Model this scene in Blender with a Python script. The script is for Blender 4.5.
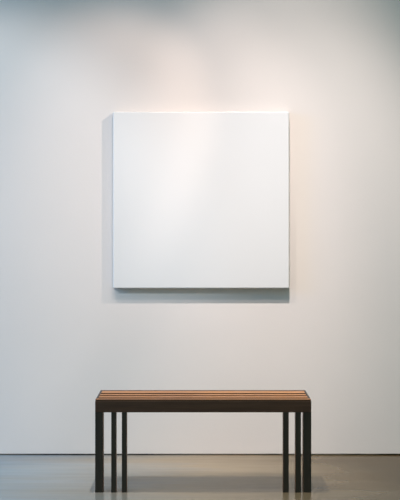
import bpy, bmesh, math, random
from mathutils import Vector
S = bpy.context.scene
for o in list(bpy.data.objects): bpy.data.objects.remove(o)

# ---------------------------------------------------------------- camera
F_PX = 1481.0            # focal length in pixels of a 400x500 frame
CAM_Z, CAM_Y = 1.316, -8.292
cd = bpy.data.cameras.new('camera'); cam = bpy.data.objects.new('camera', cd)
S.collection.objects.link(cam); S.camera = cam
cd.sensor_fit = 'VERTICAL'; cd.sensor_height = 24; cd.lens = F_PX * 24 / 500
cd.shift_y = -30 / 500
cam.location = (0, CAM_Y, CAM_Z); cam.rotation_euler = (math.radians(90), 0, 0)

# ---------------------------------------------------------------- light
S.view_settings.view_transform = 'Standard'; S.view_settings.look = 'None'
S.view_settings.gamma = 1; S.view_settings.use_curve_mapping = False
S.view_settings.exposure = 0.0
w = bpy.data.worlds.new('world'); S.world = w; w.use_nodes = True
w.node_tree.nodes['Background'].inputs[0].default_value = (0.2208, 0.2881, 0.2371, 1)
w.node_tree.nodes['Background'].inputs[1].default_value = 1.0

def rgb_light(ld, rgb):
    e = max(rgb); ld.energy = e; ld.color = [c / e for c in rgb]
def spot(name, loc, aim, rgb, cone, blend, size=0.03):
    ld = bpy.data.lights.new(name, 'SPOT'); o = bpy.data.objects.new(name, ld)
    S.collection.objects.link(o); o.location = loc
    rgb_light(ld, rgb); ld.spot_size = math.radians(cone); ld.spot_blend = blend
    ld.shadow_soft_size = size
    o.rotation_euler = (Vector(aim) - Vector(loc)).to_track_quat('-Z', 'Y').to_euler()
    return o
spot('track_spot_right', (1.066, -1.291, 3.017), (-1.478, 0, 1.269), (83.1, 64.4, 54.2), 47.359, 0.5)
spot('track_spot_left', (-1.278, -2.168, 4.424), (-0.005, 0, 0.117), (210.7, 173.7, 150.1), 35.008, 0.999)
spot('track_spot_centre', (0.302, -2.304, 4.684), (0.854, 0, 0.571), (372.3, 338.9, 322.6), 35.111, 1.0)
spot('track_spot_outer', (-2.463, -3.2, 2.901), (-1.408, 0, 1.317), (158.5, 169.5, 178.2), 43.292, 0.553)
spot('track_spot_inner', (0.072, -2.757, 4.376), (-0.255, 0, 1.263), (161.4, 129.9, 119.4), 35.605, 0.659)
spot('track_spot_upper', (0.287, -2.163, 4.361), (0.553, 0, 1.663), (277.5, 232.4, 211.8), 36.826, 0.999)
spot('bench_fill_spot', (-0.25, -1.20, 4.3), (-0.22, -1.40, 0), (382.5, 350.7, 300.9), 40, 0.5)  # added spot, brightens the floor and the bench top
# added cool fill light, unseen, far to the left of the frame
wd = bpy.data.lights.new('cool_fill_left', 'AREA'); wo = bpy.data.objects.new('cool_fill_left', wd)
S.collection.objects.link(wo); wo.location = (-6, -2.5, 2.8); wd.shape = 'SQUARE'; wd.size = 2.0
rgb_light(wd, (4.7, 44.3, 113.2))
wo.rotation_euler = (Vector((0, 0, 1.8)) - wo.location).to_track_quat('-Z', 'Y').to_euler()

# ---------------------------------------------------------------- materials
def mat(name, col, rough=.5, spec=.5):
    m = bpy.data.materials.new(name); m.use_nodes = True
    b = m.node_tree.nodes['Principled BSDF']
    b.inputs['Base Color'].default_value = (*col, 1); b.inputs['Roughness'].default_value = rough
    b.inputs['Specular IOR Level'].default_value = spec
    return m, m.node_tree, b
def noise(nt, scale, detail=4, stretch=(1, 1, 1), rough=.5):
    tc = nt.nodes.new('ShaderNodeTexCoord'); mp = nt.nodes.new('ShaderNodeMapping')
    mp.inputs['Scale'].default_value = stretch
    n = nt.nodes.new('ShaderNodeTexNoise'); n.inputs['Scale'].default_value = scale
    n.inputs['Detail'].default_value = detail; n.inputs['Roughness'].default_value = rough
    nt.links.new(tc.outputs['Object'], mp.inputs[0]); nt.links.new(mp.outputs[0], n.inputs[0])
    return n
def ramp(nt, src, stops):
    r = nt.nodes.new('ShaderNodeValToRGB'); e = r.color_ramp.elements
    while len(e) < len(stops): e.new(.5)
    for k, (p, c) in zip(e, stops): k.position = p; k.color = (*c, 1)
    nt.links.new(src, r.inputs[0]); return r
def bump(nt, b, src, strength, dist):
    k = nt.nodes.new('ShaderNodeBump'); k.inputs['Strength'].default_value = strength
    k.inputs['Distance'].default_value = dist
    nt.links.new(src, k.inputs['Height']); nt.links.new(k.outputs[0], b.inputs['Normal'])

PLASTER, nt, b = mat('white_plaster', (.84, .80, .78), .9, .15)
n = noise(nt, 1.2, 3); r = ramp(nt, n.outputs[0], [(.3, (.825, .786, .766)), (.7, (.855, .814, .794))])
nt.links.new(r.outputs[0], b.inputs['Base Color'])
n2 = noise(nt, 140, 2); bump(nt, b, n2.outputs[0], .15, .002)

CONCRETE, nt, b = mat('sealed_concrete', (.4, .38, .35), .6, 0)
# mottled slab: cool grey towards the left, browner and darker towards the right
n = noise(nt, 1.1, 5, (.5, 3.2, 1), .55)
sx = nt.nodes.new('ShaderNodeSeparateXYZ'); nt.links.new(nt.nodes['Texture Coordinate'].outputs['Object'], sx.inputs[0])
mr = nt.nodes.new('ShaderNodeMapRange'); mr.inputs['From Min'].default_value = -1.3; mr.inputs['From Max'].default_value = 1.3
nt.links.new(sx.outputs['X'], mr.inputs['Value'])
ma = nt.nodes.new('ShaderNodeMath'); ma.operation = 'MULTIPLY_ADD'; ma.inputs[1].default_value = .45
nt.links.new(n.outputs[0], ma.inputs[0])
mb = nt.nodes.new('ShaderNodeMath'); mb.operation = 'SUBTRACT'; mb.inputs[1].default_value = .225
nt.links.new(mr.outputs[0], mb.inputs[0]); nt.links.new(mb.outputs[0], ma.inputs[2])
r = ramp(nt, ma.outputs[0], [(.05, (.30, .385, .47)), (.5, (.325, .262, .182)), (.9, (.100, .066, .026))])
n5 = noise(nt, 5, 6, (.35, 3.0, 1), .65)
r5 = ramp(nt, n5.outputs[0], [(.3, (.84, .84, .84)), (.7, (1.0, 1.0, 1.0))])
mx = nt.nodes.new('ShaderNodeMix'); mx.data_type = 'RGBA'; mx.blend_type = 'MULTIPLY'; mx.inputs[0].default_value = 1
nt.links.new(r.outputs[0], mx.inputs[6]); nt.links.new(r5.outputs[0], mx.inputs[7])
df = nt.nodes.new('ShaderNodeBsdfDiffuse'); nt.links.new(mx.outputs[2], df.inputs[0])
gl = nt.nodes.new('ShaderNodeBsdfGlossy'); gl.inputs['Color'].default_value = (.95, .93, .90, 1)
n3 = noise(nt, 3.0, 5, (.5, 2, 1), .6)
rr = ramp(nt, n3.outputs[0], [(.3, (.10,) * 3), (.7, (.20,) * 3)]); nt.links.new(rr.outputs[0], gl.inputs['Roughness'])
ms = nt.nodes.new('ShaderNodeMixShader'); ms.inputs[0].default_value = .26
nt.links.new(df.outputs[0], ms.inputs[1]); nt.links.new(gl.outputs[0], ms.inputs[2])
n4 = noise(nt, 2.2, 3, (.4, 1.5, 1))
bp = nt.nodes.new('ShaderNodeBump'); bp.inputs['Strength'].default_value = .1; bp.inputs['Distance'].default_value = .01
nt.links.new(n4.outputs[0], bp.inputs['Height']); nt.links.new(bp.outputs[0], gl.inputs['Normal'])
nt.links.new(ms.outputs[0], nt.nodes['Material Output'].inputs[0])

REVEAL, nt, b = mat('dark_shadow_gap', (.16, .15, .13), .8, .2)
n = noise(nt, 2.2, 4); r = ramp(nt, n.outputs[0], [(.38, (.05, .045, .035)), (.6, (.30, .28, .25))])
nt.links.new(r.outputs[0], b.inputs['Base Color'])

CANVAS, nt, b = mat('white_gesso_canvas', (.82, .84, .86), .8, .25)
n = noise(nt, 420, 2); bump(nt, b, n.outputs[0], .08, .001)
CANVAS_EDGE, nt, b = mat('grey_canvas_edge', (.38, .375, .37), .9, .1)

def wood(name, dark, light, rough, ax, spec=.4):
    m, nt, b = mat(name, dark, rough, spec)
    st = [14, 14, 14]; st[ax] = .9
    n = noise(nt, 3.5, 6, st, .65)
    r = ramp(nt, n.outputs[0], [(.3, dark), (.7, light)]); nt.links.new(r.outputs[0], b.inputs['Base Color'])
    bump(nt, b, n.outputs[0], .12, .001); return m
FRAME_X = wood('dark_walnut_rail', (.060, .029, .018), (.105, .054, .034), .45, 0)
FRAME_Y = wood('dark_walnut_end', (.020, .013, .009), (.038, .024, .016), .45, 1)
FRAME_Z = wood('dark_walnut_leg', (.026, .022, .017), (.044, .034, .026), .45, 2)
INNER_LIT = wood('lit_walnut_inner_face', (.26, .10, .040), (.36, .15, .06), .4, 2)
SLAT = wood('oiled_teak_slat', (.30, .105, .026), (.60, .25, .070), .42, 0)

# ---------------------------------------------------------------- mesh helpers
def box(name, x0, x1, y0, y1, z0, z1, m, parent=None, bev=.002, seg=2, cuts=0):
    me = bpy.data.meshes.new(name); bm = bmesh.new()
    c = ((x0 + x1) / 2, (y0 + y1) / 2, (z0 + z1) / 2)
    px, py, pz = parent.location if parent else (0, 0, 0)
    bmesh.ops.create_cube(bm, size=1)
    for v in bm.verts: v.co = Vector((v.co.x * (x1 - x0), v.co.y * (y1 - y0), v.co.z * (z1 - z0)))
    if bev: bmesh.ops.bevel(bm, geom=list(bm.edges), offset=bev, segments=seg, profile=.5, affect='EDGES')
    bm.to_mesh(me); bm.free(); me.materials.append(m)
    o = bpy.data.objects.new(name, me); S.collection.objects.link(o)
    if parent: o.parent = parent
    o.location = (c[0] - px, c[1] - py, c[2] - pz)
    return o
def structure(o): o['kind'] = 'structure'; return o

# ---------------------------------------------------------------- the room
structure(box('floor', -6, 6, -9.5, .25, -.15, 0, CONCRETE, bev=0))
structure(box('wall_back', -6, 6, 0, .25, .007, 5.2, PLASTER, bev=.0015))
structure(box('reveal_strip_back', -6, 6, .008, .24, 0, .007, REVEAL, bev=0))  # dark strip in the reveal under the wall, the gap's shade painted in

# ---------------------------------------------------------------- the canvas on the wall
def wx(px): return (px - 200) / 178.6
T = .053
m_ = (8.292 - T) / F_PX                      # metres per pixel at the canvas face
cx0, cx1 = (113.0 - 200) * m_, (289.2 - 200) * m_
cz0, cz1 = CAM_Z - (288.2 - 220) * m_, CAM_Z + (220 - 111.8) * m_
root = bpy.data.objects.new('canvas', None); S.collection.objects.link(root)
root.location = ((cx0 + cx1) / 2, -.002, cz0); root.empty_display_size = .2
root['label'] = 'large blank white square canvas hung on the plaster wall above the bench'
root['category'] = 'canvas'
def canvas_wrap():
    # a cloth shell wrapped over stretcher bars: front, four softly rounded sides, folded to the back
    me = bpy.data.meshes.new('canvas_cloth'); bm = bmesh.new()
    hw, h = (cx1 - cx0) / 2, cz1 - cz0
    def ring(ins, y):
        return [bm.verts.new((x, y, z)) for x, z in ((-hw + ins, ins), (hw - ins, ins), (hw - ins, h - ins), (-hw + ins, h - ins))]
    prof = [(.030, 0), (.0005, 0), (0, -.002), (0, -T + .006), (.0006, -T + .0028), (.0022, -T + .0008), (.005, -T), (.04, -T - .0002)]
    rs = [ring(i, y) for i, y in prof]
    for a, c in zip(rs, rs[1:]):
        for k in range(4): bm.faces.new((a[k], a[(k + 1) % 4], c[(k + 1) % 4], c[k]))
    bm.faces.new(rs[-1])
    bmesh.ops.recalc_face_normals(bm, faces=bm.faces[:])
    bm.to_mesh(me); bm.free(); me.materials.append(CANVAS); me.materials.append(CANVAS_EDGE)
    for p in me.polygons:
        if abs(p.normal.y) < .3: p.material_index = 1      # sides greyed to curb the light they bounce onto the wall
    o = bpy.data.objects.new('canvas_cloth', me); S.collection.objects.link(o); o.parent = root
canvas_wrap()

# ---------------------------------------------------------------- the bench
D = 7.15; YF = CAM_Y + D; YB = YF + .40          # front and back planes
def bx(px): return (px - 200) * D / F_PX
H = .445
bench = bpy.data.objects.new('bench', None); S.collection.objects.link(bench)
bench.location = (bx(203.5), (YF + YB) / 2, 0); bench.empty_display_size = .2
bench['label'] = 'long dark wooden bench with orange-brown slatted seat on the concrete floor'
bench['category'] = 'bench'
X0, X1 = bx(95.1), bx(311.3)
RZ0 = H - .058; TOP = H - .003
ET = .010                                        # end rail thickness
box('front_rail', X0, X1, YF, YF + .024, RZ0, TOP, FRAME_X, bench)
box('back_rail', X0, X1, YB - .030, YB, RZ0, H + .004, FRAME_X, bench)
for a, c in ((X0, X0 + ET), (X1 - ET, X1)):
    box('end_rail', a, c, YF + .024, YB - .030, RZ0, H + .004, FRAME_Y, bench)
# four seat slats running lengthwise, a little proud of the frame
SL = [(YF + .002, .034), (YF + .078, .052), (YF + .170, .048), (YF + .262, .090)]
for k, (y, wd) in enumerate(SL):
    e = 0 if k == 0 else ET
    sl = box('seat_slat', X0 + e + .001, X1 - e - .001, y, y + wd, TOP, H + .005, SLAT, bench, bev=.0015)
    sl.data.materials.append(FRAME_X)
    for p in sl.data.polygons:
        if abs(p.normal.y) > .9: p.material_index = 1            # edges darkened: shade of the gaps put into the colour
    sl['label'] = 'orange-brown oiled slat'

box('gap_blocker_panel', X0 + ET, X1 - ET, YF + .024, YB - .030, TOP - .040, TOP - .026, FRAME_X, bench)   # added dark board, stops light falling through the slat gaps

# visible row of legs, then the row that stands exactly behind the inner ones
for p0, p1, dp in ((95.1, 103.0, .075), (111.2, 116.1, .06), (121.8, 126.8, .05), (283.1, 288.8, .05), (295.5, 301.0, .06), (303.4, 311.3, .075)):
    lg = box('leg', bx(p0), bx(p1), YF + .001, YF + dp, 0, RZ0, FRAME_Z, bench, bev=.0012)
    lg.data.materials.append(INNER_LIT)
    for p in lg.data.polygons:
        if p.normal.x * (200 - p0) > .9 * abs(200 - p0): p.material_index = 1   # inner face browner: light falling on it painted into the colour
for p0, p1 in ((111.1, 116.6), (121.6, 127.1), (283.3, 288.9), (295.6, 301.0)):
    c = ((p0 + p1) / 2 - 200) * (D + .37) / F_PX; hw = .0118
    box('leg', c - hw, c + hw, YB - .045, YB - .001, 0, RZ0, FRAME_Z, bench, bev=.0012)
